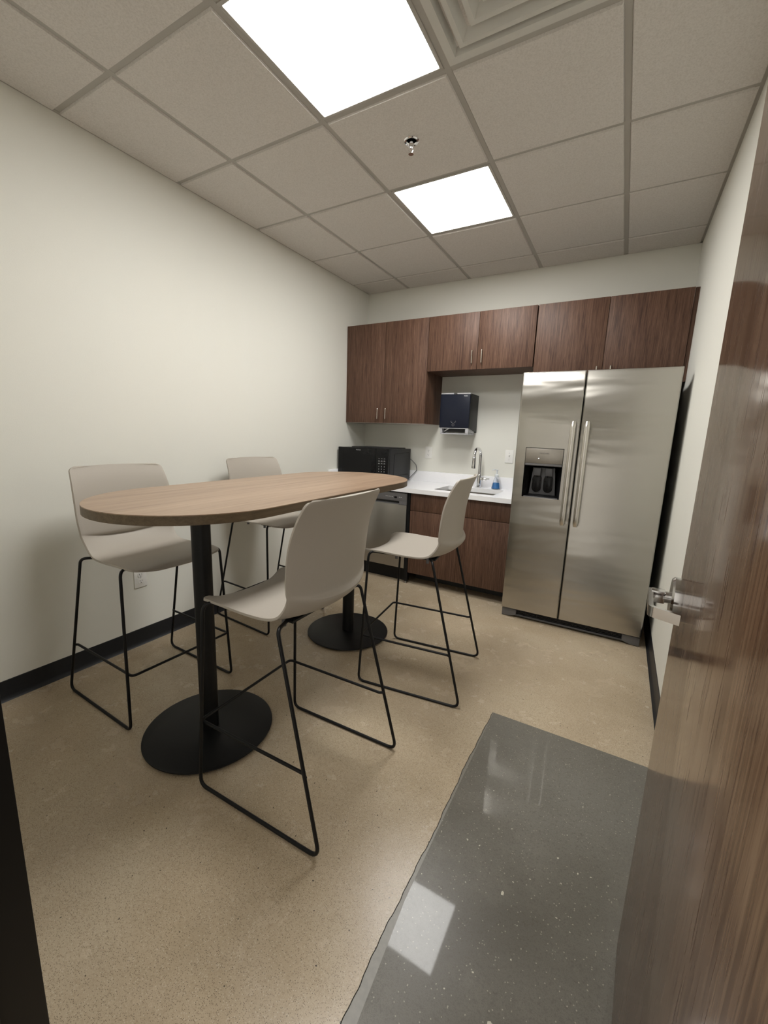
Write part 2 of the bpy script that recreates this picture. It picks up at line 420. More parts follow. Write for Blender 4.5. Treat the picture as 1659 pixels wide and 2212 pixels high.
x0, x1, y0, y1 = cell(*vent_cell)
t = thing('ceiling_vent', 'white square stepped air diffuser in the ceiling beside the near light', 'vent', ((x0+x1)/2, (y0+y1)/2, H))
def ring(bm, r0, z0, r1, z1):
    a = [bm.verts.new((sx*r0, sy*r0, z0)) for sx, sy in ((-1,-1),(1,-1),(1,1),(-1,1))]
    b_ = [bm.verts.new((sx*r1, sy*r1, z1)) for sx, sy in ((-1,-1),(1,-1),(1,1),(-1,1))]
    c = [bm.verts.new((v.co.x, v.co.y, v.co.z+.002)) for v in a]; d = [bm.verts.new((v.co.x, v.co.y, v.co.z+.002)) for v in b_]
    for k in range(4):
        j = (k+1) % 4
        bm.faces.new((a[k], a[j], b_[j], b_[k])); bm.faces.new((c[k], d[k], d[j], c[j]))
        bm.faces.new((a[k], c[k], c[j], a[j])); bm.faces.new((b_[k], b_[j], d[j], d[k]))
part('vent_frame', M['vent'], t, lambda bm: (ring(bm, .292, -.002, .262, -.002), ring(bm, .262, -.002, .235, .05)))
for r in (.232, .170, .108):
    part('louver', M['vent'], t, lambda bm, r=r: (ring(bm, r, -.006, r-.018, -.006), ring(bm, r-.018, -.006, r-.055, .040)))
part('backing', M['mgrey'], t, B((-.29, .29, -.29, .29, .060, .064)))
part('center_plate', M['vent'], t, B((-.045, .045, -.045, .045, -.008, -.004, .001)))

t = thing('sprinkler_head', 'small chrome fire sprinkler hanging from the ceiling tile between the two lights', 'sprinkler', (1.388, -1.841, H-.007))
part('escutcheon', M['chrome'], t, lathe, [(.012, .0), (.036, .0), (.037, -.003), (.033, -.007), (.026, -.005), (.022, .002), (.012, .004)])
part('sprinkler_body', M['chrome'], t, lathe, [(.010, .004), (.011, -.018), (.013, -.020), (.013, -.028), (.007, -.030), (.006, -.034)], n=16)
def arms(bm):
    for s in (-1, 1): tube(bm, fillet([(s*.010, 0, -.026), (s*.012, 0, -.042), (s*.002, 0, -.056)], .008), .0022, 8)
    tube(bm, [(0, 0, -.034), (0, 0, -.054)], .002, 8)
part('frame_arm', M['chrome'], t, arms)
def deflector(bm):
    lathe(bm, [(.003, -.054), (.012, -.056), (.0125, -.058), (.003, -.058)], n=18)
part('deflector', M['chrome'], t, deflector)

# ------------------------------------------------------------------ wall cabinets
UY, UT = -.368, 2.341
def pull(bm, x, y, z0, z1):
    """slim vertical bar pull standing off a door face at y"""
    tube(bm, fillet([(x, y, z1-.008), (x, y-.022, z1-.006), (x, y-.022, z0+.006), (x, y, z0+.008)], .006, 4), .0042, 10)
def cab_door(parent, x0, x1, z0, z1, yb, px, pz0, pz1, th=.019):
    d = part('door', M['walnut'], parent, B((x0, x1, yb-th, yb, z0, z1, .0012)))
    if px is not None: part('handle', M['nickel'], d, pull, px, yb-th, pz0, pz1)
    return d
def wall_cabinet(x0, x1, z0, label, pulls, pz, split=None, dx1=None):
    t = thing('wall_cabinet', label, 'cabinet', (0, 0, 0), group='walnut wall cabinets')
    def carc(bm):
        yb = UY+.019
        box(bm, x0, x0+.018, yb, -.001, z0, UT); box(bm, x1-.018, x1, yb, -.001, z0, UT)
        box(bm, x0+.018, x1-.018, yb, -.001, UT-.018, UT); box(bm, x0+.018, x1-.018, yb, -.001, z0, z0+.018)
        box(bm, x0+.018, x1-.018, -.008, -.001, z0+.018, UT-.018)
    part('carcass', M['walnut'], t, carc)
    dx1 = dx1 or x1; s = split or (x0+dx1)/2; g = .0015
    cab_door(t, x0+g, s-g, z0, UT, UY+.019, pulls[0], *pz); cab_door(t, s+g, dx1-g, z0, UT, UY+.019, pulls[1], *pz)
    return t
t1 = wall_cabinet(.002, .863, 1.4394, 'tall walnut wall cabinet hung over the black microwave', (.376, .463), (1.468, 1.577))
part('underside', M['cabinet_white'], t1, B((.004, .861, UY+.004, -.002, 1.4364, 1.4392)), label='pale underside panel')
wall_cabinet(.8645, 1.760, 1.891, 'short walnut wall cabinet over the sink and paper towel dispenser', (1.270, 1.352), (1.93, 2.046), split=1.311)
t3 = wall_cabinet(1.766, 2.735, 1.75, 'walnut wall cabinet above the stainless fridge', (2.212, 2.302), (1.764, 1.877), split=2.248)
part('filler_strip', M['walnut'], t3, B((2.7365, W-.001, UY+.012, UY+.030, 1.75, UT)))

# ------------------------------------------------------------------ base units
ZC, TC = .8759, .037
KY = -.620
def carc_base(bm, x0, x1):
    yb, zt = KY+.019, ZC-TC-.001
    box(bm, x0, x0+.018, yb, -.002, .105, zt); box(bm, x1-.018, x1, yb, -.002, .105, zt)
    box(bm, x0+.018, x1-.018, yb, -.002, .105, .123); box(bm, x0+.018, x1-.018, -.008, -.002, .123, zt)
    box(bm, x0, x1, KY+.191, -.002, 0, .1045)
def toe(bm, x0, x1): box(bm, x0, x1, KY+.186, KY+.19, 0.0, .104)
t = thing('base_cabinet', 'walnut base cabinet with a drawer front row under the sink', 'cabinet')
part('carcass', M['walnut'], t, carc_base, .884, 1.782)
part('drawer', M['walnut'], t, B((.886, 1.780, KY, KY+.019, .683, .832, .0012)))
part('door', M['walnut'], t, B((.886, 1.332, KY, KY+.019, .107, .679, .0012)))
part('door', M['walnut'], t, B((1.3345, 1.780, KY, KY+.019, .107, .679, .0012)))
part('toe_kick', M['toe'], t, toe, .884, 1.785)
t = thing('base_cabinet', 'narrow walnut base cabinet between the left wall and the dishwasher', 'cabinet')
part('carcass', M['walnut'], t, carc_base, .003, .244)
part('door', M['walnut'], t, B((.004, .243, KY, KY+.019, .107, .832, .0012)))
part('toe_kick', M['rubber'], t, toe, .003, .244)

# dishwasher
t = thing('dishwasher', 'stainless steel dishwasher built in left of the sink cabinet', 'dishwasher')
part('tub', M['black'], t, B((.256, .870, KY+.03, -.01, .10, ZC-TC-.004)))
part('door_panel', M['stainless_dw'], t, B((.262, .852, KY-.012, KY+.03, .140, .722, .003)))
def dwc(bm):   # control fascia with a pocket handle recess at the bottom edge
    box(bm, .262, .852, KY-.014, KY+.03, .752, .826, .002)
    box(bm, .262, .300, KY-.014, KY+.03, .724, .7525); box(bm, .780, .852, KY-.014, KY+.03, .724, .7525)
    prism(bm, [(KY+.03, .724), (KY-.014, .724), (KY-.014, .7255), (KY+.01, .733), (KY+.03, .733)], .300, .780, axis='x')
cp = part('control_panel', M['mgrey'], t, dwc)
part('pocket_handle', M['slot'], t, B((.300, .780, KY+.012, KY+.028, .730, .753)))
part('display', M['blackgloss'], cp, B((.728, .755, KY-.0152, KY-.013, .776, .792)))
for k in range(5): part('marking', M['print_white'], cp, B((.640+k*.016, .650+k*.016, KY-.0146, KY-.0135, .786, .789)))
for k in range(2): part('marking', M['print_white'], cp, B((.775+k*.018, .783+k*.018, KY-.0146, KY-.0135, .786, .790)))
part('kick_plate', M['black'], t, B((.262, .858, KY+.06, KY+.09, .004, .134)))
part('side_gap', M['black'], t, B((.854, .882, KY-.002, KY+.03, .02, .832)))
part('leveling_leg', M['lgrey'], t, lathe, [(.006, .0), (.006, .07)], center=(.866, KY+.01, 0), n=10)

# countertop with a sink cut-out
SX0, SX1, SY0, SY1 = 1.060, 1.582, -.535, -.165
def counter(bm):
    z0, z1 = ZC-TC, ZC
    hole = rrect(SX0, SX1, SY0, SY1, .02, 4)[::-1]
    outer = [(.002, -.650), (1.784, -.650), (1.784, -.002), (.002, -.002)]
    for z in (z0, z1):
        vo = [bm.verts.new((x, y, z)) for x, y in outer]; vh = [bm.verts.new((x, y, z)) for x, y in hole]
        es = [bm.edges.new((vo[i], vo[(i+1) % 4])) for i in range(4)] + [bm.edges.new((vh[i], vh[(i+1) % len(vh)])) for i in range(len(vh))]
        bmesh.ops.triangle_fill(bm, use_beauty=True, edges=es)
        if z == z0: lo_o, lo_h = vo, vh
        else: hi_o, hi_h = vo, vh
    for lo, hi in ((lo_o, hi_o), (lo_h, hi_h)):
        n = len(lo)
        for i in range(n): bm.faces.new((lo[i], lo[(i+1) % n], hi[(i+1) % n], hi[i]))
t = thing('countertop', 'white quartz countertop with the sink set in it', 'countertop')
part('slab', M['quartz'], t, counter)
bm = bmesh.new(); box(bm, .002, 1.784, -.021, 0, ZC, .980, .001)
tag(obj('backsplash', bm, M['quartz']), 'long low white quartz backsplash strip along the back wall', 'backsplash')
bm = bmesh.new(); box(bm, 0, .021, -.648, -.022, ZC, .980, .001)
tag(obj('side_splash', bm, M['quartz']), 'short white quartz side splash on the left wall beside the microwave', 'backsplash')

t = thing('kitchen_sink', 'rectangular stainless undermount sink set in the white counter', 'sink')
def basin(bm):
    zb, zt = .675, ZC-TC
    top = rrect(SX0-.006, SX1+.006, SY0-.006, SY1+.006, .024, 4); bot = rrect(SX0+.01, SX1-.01, SY0+.01, SY1-.01, .03, 4)
    mid = rrect(SX0-.002, SX1+.002, SY0-.002, SY1+.002, .03, 4); rim = rrect(SX0-.03, SX1+.03, SY0-.03, SY1+.03, .03, 4)
    R = [[bm.verts.new((x, y, z)) for x, y in q] for q, z in ((rim, zt-.001), (top, zt-.001), (mid, zb+.03), (bot, zb))]
    for a, b_ in zip(R, R[1:]):
        for i in range(len(a)): bm.faces.new((a[i], a[(i+1) % len(a)], b_[(i+1) % len(a)], b_[i]))
    bm.faces.new(R[-1])
part('basin', M['steel_sink'], t, basin)
part('drain', M['chrome'], t, lathe, [(.012, .6765), (.04, .6765), (.045, .679), (.04, .681), (.012, .678)], center=((SX0+SX1)/2, (SY0+SY1)/2, 0), n=28)

# faucet
FX, FY = 1.325, -.098
t = thing('kitchen_faucet', 'tall chrome gooseneck faucet standing behind the sink', 'faucet', (FX, FY, ZC))
part('faucet_base', M['chrome'], t, lathe, [(.027, 0), (.027, .006), (.020, .012), (.0195, .110), (.0185, .118), (.0150, .124)], n=32)
def neck(bm):
    d = Vector((-.10, -.80, 0)).normalized(); R = .069
    pts = [Vector((0, 0, .11)), Vector((0, 0, .29))]
    for k in range(1, 17):
        a = PI*k/16; pts.append(d*(R-R*math.cos(a)) + Vector((0, 0, .29+R*math.sin(a))))
    pts.append(d*2*R + Vector((0, 0, .27)))
    tube(bm, pts, .0135, 20)
part('spout', M['chrome'], t, neck)
def head(bm):
    d = Vector((-.10, -.80, 0)).normalized()*.138
    lathe(bm, [(.0135, .283), (.0165, .278), (.0165, .275), (.0160, .268), (.0175, .21), (.0190, .187), (.0180, .182), (.010, .181)], center=(d.x, d.y, 0), n=24)
part('spray_head', M['chrome'], t, head)
def lever(bm):
    lathe(bm, [(.013, .0), (.0145, .004), (.0145, .050), (.0125, .054)], center=(.016, -.004, .082), n=20, axis='x')
    tube(bm, [(.055, -.004, .085), (.098, -.006, .089)], .006, 10)
part('lever_handle', M['chrome'], t, lever)

# soap bottle
t = thing('soap_bottle', 'clear flask-shaped pump bottle of blue soap beside the faucet', 'soap bottle', (1.483, -.085, ZC))
prof = [(.034, 0), (.040, .003), (.041, .010), (.026, .078), (.0165, .102), (.0165, .112)]
part('bottle', M['clear'], t, lathe, prof+[(.0150, .112), (.0150, .101), (.0245, .077), (.0392, .012), (.0380, .0045), (.030, .003)], n=32)
part('liquid_soap', M['soap'], t, lathe, [(.030, .0035), (.0372, .005), (.0385, .012), (.0288, .058), (.001, .059)], n=32)
def pump(bm):
    lathe(bm, [(.0175, .108), (.0185, .110), (.0185, .128), (.010, .134), (.006, .136), (.006, .166), (.010, .168), (.010, .176), (.004, .178)], n=24)
    tube(bm, fillet([(0, 0, .173), (-.022, -.022, .178), (-.034, -.034, .170)], .01), .0042, 10)
    tube(bm, [(0, 0, .11), (.004, 0, .02)], .0022, 8)
part('pump', M['pump'], t, pump)
part('label_mark', M['print_white'], t, lambda bm: box(bm, -.008, .008, -.0325, -.0315, .030, .0325))

# outlets and switch
def plate(name, label, cat, loc, rz, kind, group=None):
    t = thing(name, label, cat, loc, rz, group)
    part('cover_plate', M['white'], t, B((-.037, .037, -.006, 0, -.0585, .0585, .0018)))
    if kind == 'outlet':
        for z in (-.0195, .0195):
            r = part('receptacle', M['white'], t, lambda bm, z=z: prism(bm, rrect(-.0165, .0165, z-.014, z+.014, .009, 5), -.0085, -.006, axis='y'))
            part('slots', M['slot'], r, B((-.0078, -.0055, -.0088, -.0080, z-.002, z+.008), (.0052, .0072, -.0088, -.0080, z-.001, z+.007), (-.0025, .0025, -.0088, -.0080, z-.0105, z-.006)))
        part('screw', M['lgrey'], t, lathe, [(.003, -.0072), (.003, -.006)], axis='y', n=10)
    else:
        part('toggle', M['white'], t, lambda bm: (box(bm, -.0055, .0055, -.008, -.006, -.012, .012, .0006), prism(bm, [(-.006, -.004), (-.019, .008), (-.019, .012), (-.006, .008)], -.0042, .0042, axis='x')))
        for z in (-.03, .03): part('screw', M['lgrey'], t, lathe, [(.003, -.0072), (.003, -.006)], center=(0, 0, z), axis='y', n=10)
    return t
plate('wall_outlet', 'white wall outlet above the counter right of the microwave', 'outlet', (.762, 0, 1.168), 0, 'outlet')
plate('light_switch', 'white toggle switch on the wall beside the fridge', 'switch', (1.560, 0, 1.173), 0, 'switch')
plate('wall_outlet', 'white wall outlet low on the left wall seen under the table', 'outlet', (0, -2.508, .425), PI/2, 'outlet')

# ------------------------------------------------------------------ paper towel dispenser
t = thing('paper_towel_dispenser', 'navy and black paper towel dispenser on the wall over the counter', 'towel dispenser')
DX0, DX1, DY = .950, 1.236, -.230
def dbody(bm):
    prism(bm, [(0, 1.712), (DY+.035, 1.712), (DY+.014, 1.700), (DY+.010, 1.412), (0, 1.375)], DX0, DX1, .003, 'x')
part('housing', M['black'], t, dbody)
fc = part('front_cover', M['navy'], t, lambda bm: (box(bm, DX0+.003, DX1-.004, DY-.004, DY+.012, 1.412, 1.706, .005, 3)))
part('top_trim', M['lgrey'], t, B((DX0+.008, 1.078, DY-.004, DY+.030, 1.7065, 1.7165, .0015), (1.110, DX1-.004, DY-.004, DY+.030, 1.7065, 1.7165, .0015)))
part('latch', M['slot'], t, B((1.080, 1.108, DY-.005, DY+.02, 1.702, 1.714, .002)))
def chin(bm):
    # frame around the outlet slot, tapering back underneath
    def fr(x0, x1, z0, z1, y0, y1): box(bm, x0, x1, y0, y1, z0, z1, .002)
    fr(DX0+.012, DX1-.006, 1.354, 1.364, DY+.006, DY+.10); fr(DX0+.012, DX1-.006, 1.404, 1.4115, DY+.000, DY+.10)
    fr(DX0+.012, DX0+.030, 1.364, 1.404, DY+.003, DY+.10); fr(DX1-.034, DX1-.006, 1.364, 1.404, DY+.003, DY+.18)
    fr(DX0+.012, DX1-.006, 1.354, 1.370, DY+.10, DY+.18)
part('chin', M['lgrey'], t, chin)
part('paper_slot', M['slot'], t, B((DX0+.02, DX1-.03, DY+.05, DY+.10, 1.374, 1.406)))
part('paper', M['paper'], t, lambda bm: prism(bm, [(1.00, 1.378), (1.045, 1.404), (1.030, 1.404), (.995, 1.382)], DY+.020, DY+.024, axis='y'))
text('logo', 'TORK', .013, M['print_white'], fc, (DX1-.045, DY-.0045, 1.690))
def emblem(bm):
    cx, cz, y = 1.088, 1.452, DY-.0050
    for s in (-1, 1):
        tube(bm, fillet([(cx+s*.003, y, cz-.004), (cx+s*.012, y, cz+.004), (cx+s*.024, y, cz+.012), (cx+s*.020, y, cz+.022)], .008, 4), .0016, 6)
        tube(bm, [(cx+s*.014, y, cz+.006), (cx+s*.012, y, cz+.015)], .0012, 6)
        tube(bm, fillet([(cx+s*.010, y, cz-.006), (cx+s*.012, y, cz-.018), (cx, y, cz-.026)], .006, 4), .0014, 6)
    tube(bm, [(cx-.008, y, cz-.012), (cx+.008, y, cz-.008)], .0014, 6)
part('emblem', M['mgrey'], fc, emblem)

# ------------------------------------------------------------------ microwave
MX0, MX1, MY0, MY1, MZ0, MZ1 = .026, .593, -.523, -.065, .8875, 1.200
t = thing('microwave', 'black countertop microwave on the white counter by the left wall', 'microwave')
part('casing', M['mw_side'], t, B((MX0+.003, MX1, MY0+.035, MY1, MZ0, MZ1-.002, .004)))
part('top_vent_plate', M['mw_side'], t, B((MX0+.09, MX1-.05, MY0+.10, MY1-.02, MZ1-.003, MZ1+.006, .003)))
md = part('microwave_door', M['blackgloss'], t, B((MX0, .455, MY0, MY0+.034, MZ0+.002, MZ1, .004)))
part('window', M['blackgloss'], md, B((MX0+.05, .41, MY0-.0006, MY0+.004, MZ0+.05, MZ1-.055)))
text('logo', 'FRIGIDAIRE', .0105, M['print'], md, (.262, MY0-.001, MZ1-.022))
kp = part('control_panel', M['blackgloss'], t, B((.457, MX1-.004, MY0, MY0+.034, MZ0+.002, MZ1, .004)))
part('display', M['blackgloss'], kp, B((.472, .572, MY0-.0008, MY0+.002, MZ1-.070, MZ1-.035)))
rows = [('POP', 'POT', 'PIZ'), ('VEG', 'MELT', 'BEV'), ('1', '2', '3'), ('4', '5', '6'), ('7', '8', '9'), ('x', '0', 'START')]
kb = bmesh.new()
for r in range(8):
    for c in range(3):
        cx = .493+c*.029; cz = MZ1-.092-r*.0235
        if r < 3:
            w_ = .009 if r else .007
            box(kb, cx-w_, cx+w_, MY0-.0007, MY0+.001, cz-.0012, cz+.0012)
            if r: box(kb, cx-w_*.7, cx+w_*.7, MY0-.0007, MY0+.001, cz+.004, cz+.0062)
obj('keypad_marks', kb, M['print'], kp)
for r, row in enumerate((('1','2','3'), ('4','5','6'), ('7','8','9'), ('', '0', ''))):
    for c, s in enumerate(row):
        if s: text('key_digit', s, .0135, M['print_white'], kp, (.493+c*.029, MY0-.001, MZ1-.165-r*.0235))
part('start_key', M['print_white'], kp, B((.541, .562, MY0-.0008, MY0+.001, MZ1-.240, MZ1-.231)))
def recess(bm):
    pts = fillet([(MX1+.0006, MY1-.045, MZ1-.040), (MX1+.0006, MY0+.115, MZ1-.045), (MX1+.0006, MY0+.105, MZ1-.25)], .02, 5)
    tube(bm, pts, .0032, 6)
    box(bm, MX1-.001, MX1+.0015, MY0+.12, MY1-.05, MZ0+.055, MZ0+.062)
part('side_panel_groove', M['groove'], t, recess)
part('power_cord', M['mgrey'], t, tube, fillet([(MX1-.01, MY1, MZ1-.10), (MX1+.005, MY1+.03, MZ1-.12), (MX1+.050, MY1+.032, MZ1-.16), (MX1+.062, MY1+.035, MZ1-.215), (MX1+.03, MY1+.025, MZ1-.255), (MX1-.005, MY1+.020, ZC+.030), (MX1-.06, MY1+.02, ZC+.006)], .03, 6), .0036, 8)
for x in (MX0+.05, MX1-.04):
    for y in (MY0+.07, MY1-.05): part('foot', M['slot'], t, lathe, [(.010, 0), (.012, .0125)], center=(x, y, ZC), n=14)

# ------------------------------------------------------------------ fridge
RX0, RX1, RY = 1.7885, 2.7055, -.8157
RZ0, RZ1, RS = .070, 1.785, 2.1905
t = thing('refrigerator', 'tall stainless side-by-side refrigerator with a dispenser in its left door', 'refrigerator')
part('cabinet_case', M['dgrey'], t, B((RX0+.006, RX1-.004, RY+.078, -.02, .035, 1.742, .004)))
part('door_gasket', M['slot'], t, B((RX0+.012, RX1-.012, RY+.060, RY+.080, RZ0+.01, RZ1-.012)))
QX0, QX1, QZ0, QZ1, QZM = 1.858, 2.109, .927, 1.277, 1.166
def door_hole(bm):
    x0, x1 = RX0, RS-.0035; y0, y1 = RY, RY+.062
    # outer rounded slab with a rectangular opening: build front as grid of faces and inner walls
    r = .012
    def colx(x): # rounded vertical edges
        return x
    outline = [(x0, y1), (x0, y0+r)] + [(x0+r-r*math.cos(a), y0+r-r*math.sin(a)) for a in [PI/2*k/4 for k in range(1, 4)]] + [(x0+r, y0), (QX0, y0), (QX1, y0), (x1-.006, y0), (x1, y0+.006), (x1, y1)]
    zs = [RZ0, RZ0+.004, QZ0, QZ1, RZ1-.010, RZ1-.003, RZ1]
    off = [.004, 0, 0, 0, 0, .003, .010]
    rings = []
    for z, o_ in zip(zs, off):
        rings.append([bm.verts.new((x + (o_*.4 if x < x0+.01 else 0), y + (o_ if y < y0+.02 else 0), z)) for x, y in outline])
    n = len(outline); k0 = outline.index((QX0, y0))
    for j in range(len(zs)-1):
        for i in range(n):
            a, b_ = rings[j], rings[j+1]
            if j == 2 and i == k0: continue
            bm.faces.new((a[i], a[(i+1) % n], b_[(i+1) % n], b_[i]))
    bm.faces.new(rings[0][::-1]); bm.faces.new(rings[-1])
    # reveal walls
    q = [rings[2][k0], rings[2][k0+1], rings[3][k0+1], rings[3][k0]]
    d = [bm.verts.new((v.co.x, y0+.004, v.co.z)) for v in q]
    for i in range(4): bm.faces.new((q[i], q[(i+1) % 4], d[(i+1) % 4], d[i]))
dl = part('door', M['stainless'], t, door_hole, label='left freezer door holding the ice and water dispenser')
def door_r(bm):
    x0, x1 = RS+.0035, RX1; y0, y1 = RY, RY+.062; r = .012
    outline = [(x0, y1), (x0, y0+.006), (x0+.006, y0), (x1-r, y0)] + [(x1-r+r*math.sin(a), y0+r-r*math.cos(a)) for a in [PI/2*k/4 for k in range(1, 4)]] + [(x1, y0+r), (x1, y1)]
    rings = [[bm.verts.new((x, y+(o_ if y < y0+.02 else 0), z)) for x, y in outline] for z, o_ in ((RZ0, .004), (RZ0+.004, 0), (RZ1-.010, 0), (RZ1-.003, .003), (RZ1, .010))]
    n = len(outline)
    for a, b_ in zip(rings, rings[1:]):
        for i in range(n): bm.faces.new((a[i], a[(i+1) % n], b_[(i+1) % n], b_[i]))
    bm.faces.new(rings[0][::-1]); bm.faces.new(rings[-1])
dr = part('door', M['stainless'], t, door_r, label='wide plain right fridge door')
# bowed flat bar handles
def fhandle(bm, x):
    z0, z1 = .762, 1.460; n = 28; w = .0172; rings = []
    for k in range(n+1):
        q = k/n; z = z0+(z1-z0)*q; e = min(q, 1-q)*(z1-z0)
        out = .056 - .014*max(0, 1-e/.05)**2
        ww = w*(1-.25*max(0, 1-e/.012)**2); d = .020
        prof = [(-ww, d)] + [(-ww*math.cos(a), d*.5-d*.5*math.sin(a)) for a in [PI*m/10 for m in range(0, 11)]] + [(ww, d)]
        rings.append([bm.verts.new((x+px, RY-out+py, z)) for px, py in prof])
    m = len(rings[0])
    for a, b_ in zip(rings, rings[1:]):
        for k in range(m): bm.faces.new((a[k], a[(k+1) % m], b_[(k+1) % m], b_[k]))
    bm.faces.new(rings[0][::-1]); bm.faces.new(rings[-1])
    for z in (z0+.012, z1-.042): box(bm, x-w*.62, x+w*.62, RY-.034, RY+.001, z, z+.030, .002)
part('handle', M['handle_steel'], dl, fhandle, 2.150); part('handle', M['handle_steel'], dr, fhandle, 2.233)
# dispenser
pn = part('dispenser_panel', M['panel_steel'], dl, B((QX0+.003, QX1-.003, RY-.001, RY+.01, QZM+.004, QZ1-.004, .002)), label='control panel over the dispenser')
part('dispenser_lip', M['mgrey'], dl, B((QX0+.004, QX1-.004, RY+.000, RY+.014, QZM-.012, QZM+.003, .001)))
def rec(bm):
    x0, x1, z0, z1, y0, y1 = QX0+.001, QX1-.001, QZ0+.003, QZM-.012, RY+.003, RY+.060
    xi0, xi1 = x0+.030, x1-.030
    f = [bm.verts.new(p) for p in ((x0, y0, z0), (x1, y0, z0), (x1, y0, z1), (x0, y0, z1))]
    b_ = [bm.verts.new(p) for p in ((xi0, y1, z0+.02), (xi1, y1, z0+.02), (xi1, y1, z1), (xi0, y1, z1))]
    bm.faces.new(b_)
    for i in range(4): bm.faces.new((f[i], f[(i+1) % 4], b_[(i+1) % 4], b_[i]))
part('dispenser_recess', M['blackgloss'], dl, rec)
part('dispenser_back', M['dgrey'], dl, lambda bm: prism(bm, [(1.895, .948), (2.074, .948), (2.058, 1.140), (1.912, 1.140)], RY+.050, RY+.0585, .003, 'y'))
for cx in (1.945, 2.022):
    part('dispenser_paddle', M['blackgloss'], dl, lambda bm: prism(bm, rrect(cx-.031, cx+.031, .965, 1.090, .030, 6), RY+.042, RY+.051, .004, 'y'))
    part('dispenser_spout', M['dgrey'], dl, B((cx-.024, cx+.024, RY+.024, RY+.050, 1.082, 1.140, .005)))
part('drip_tray', M['mgrey'], dl, B((QX0+.012, QX1-.012, RY+.004, RY+.045, QZ0+.002, QZ0+.008, .001)))
part('dispenser_trim', M['handle_steel'], dl, B((QX0-.002, QX1+.002, RY-.003, RY+.004, QZ0-.002, QZ0+.003, .001)))
text('logo', 'FRIGIDAIRE', .0125, M['print_dark'], dl, (1.985, RY-.0016, 1.240))
part('indicator_light', M['led'], dl, lathe, [(.0001, -.0018), (.0035, -.0016), (.0035, -.001)], center=(1.950, RY, 1.205), axis='y', n=12)
# base grille and feet
def grille(bm):
    box(bm, RX0+.07, RX1-.07, RY+.050, RY+.056, .014, .068)
    for k in range(4): box(bm, RX0+.075, RX1-.075, RY+.036, RY+.052, .030+k*.0095, .0335+k*.0095)
    for k in range(10): box(bm, RX0+.09+k*.082, RX0+.093+k*.082, RY+.034, RY+.052, .028, .066)
part('base_grille', M['slot'], t, grille)
part('grille_rail', M['dgrey'], t, B((RX0+.06, RX1-.06, RY+.024, RY+.05, .012, .026, .003)))
for s, x in ((1, RX0+.004), (-1, RX1-.004)):
    def foot(bm):
        pts = [(x, .003), (x+s*.055, .003), (x+s*.085, .016), (x+s*.105, .020), (x+s*.105, .062), (x, .062)]
        prism(bm, pts, RY+.018, RY+.09, .003, 'y')
    f = part('leg_cover', M['mgrey'], t, foot)
part('hinge_cover', M['dgrey'], t, B((RX0+.01, RX0+.07, RY+.02, RY+.16, 1.742, 1.762, .004)))
part('hinge_cover', M['dgrey'], t, B((RX1-.07, RX1-.01, RY+.02, RY+.16, 1.742, 1.762, .004)))

# ------------------------------------------------------------------ table
TCX, TCY, TZ = .977, -2.266, 1.058
t = thing('bar_height_table', 'bar-height oval table with tan woodgrain top on two black pedestals', 'table', (TCX, TCY, 0), math.radians(1.2))
def outl(r, hl, e, n=36):
    pts = []
    for k in range(n+1): a = PI*k/n; pts.append((r*math.cos(a), (hl-e)+e*math.sin(a)))
    for k in range(n+1): a = PI+PI*k/n; pts.append((r*math.cos(a), -(hl-e)+e*math.sin(a)))
    return pts
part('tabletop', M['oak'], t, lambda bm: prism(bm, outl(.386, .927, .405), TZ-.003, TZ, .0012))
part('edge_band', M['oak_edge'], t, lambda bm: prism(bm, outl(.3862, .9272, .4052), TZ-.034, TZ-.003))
for cx, cy in ((.978-TCX, -2.800-TCY), (.985-TCX, -1.690-TCY)):
    b_ = part('pedestal', M['black'], t, lathe, [(.038, .019), (.038, TZ-.040)], center=(cx, cy, 0), n=40)
    part('base_disc', M['black'], b_, lathe, [(.250, .006), (.265, .008), (.270, .012), (.269, .016), (.262, .0185), (.05, .021)], center=(cx, cy, 0), n=96)
    part('mounting_plate', M['black'], b_, B((cx-.13, cx+.13, cy-.13, cy+.13, TZ-.040, TZ-.034)))
    for k in range(4):
        a = PI/4+PI/2*k; part('glide', M['lgrey'], b_, lathe, [(.018, 0), (.018, .0065)], center=(cx+.235*math.cos(a), cy+.235*math.sin(a), 0), n=16)

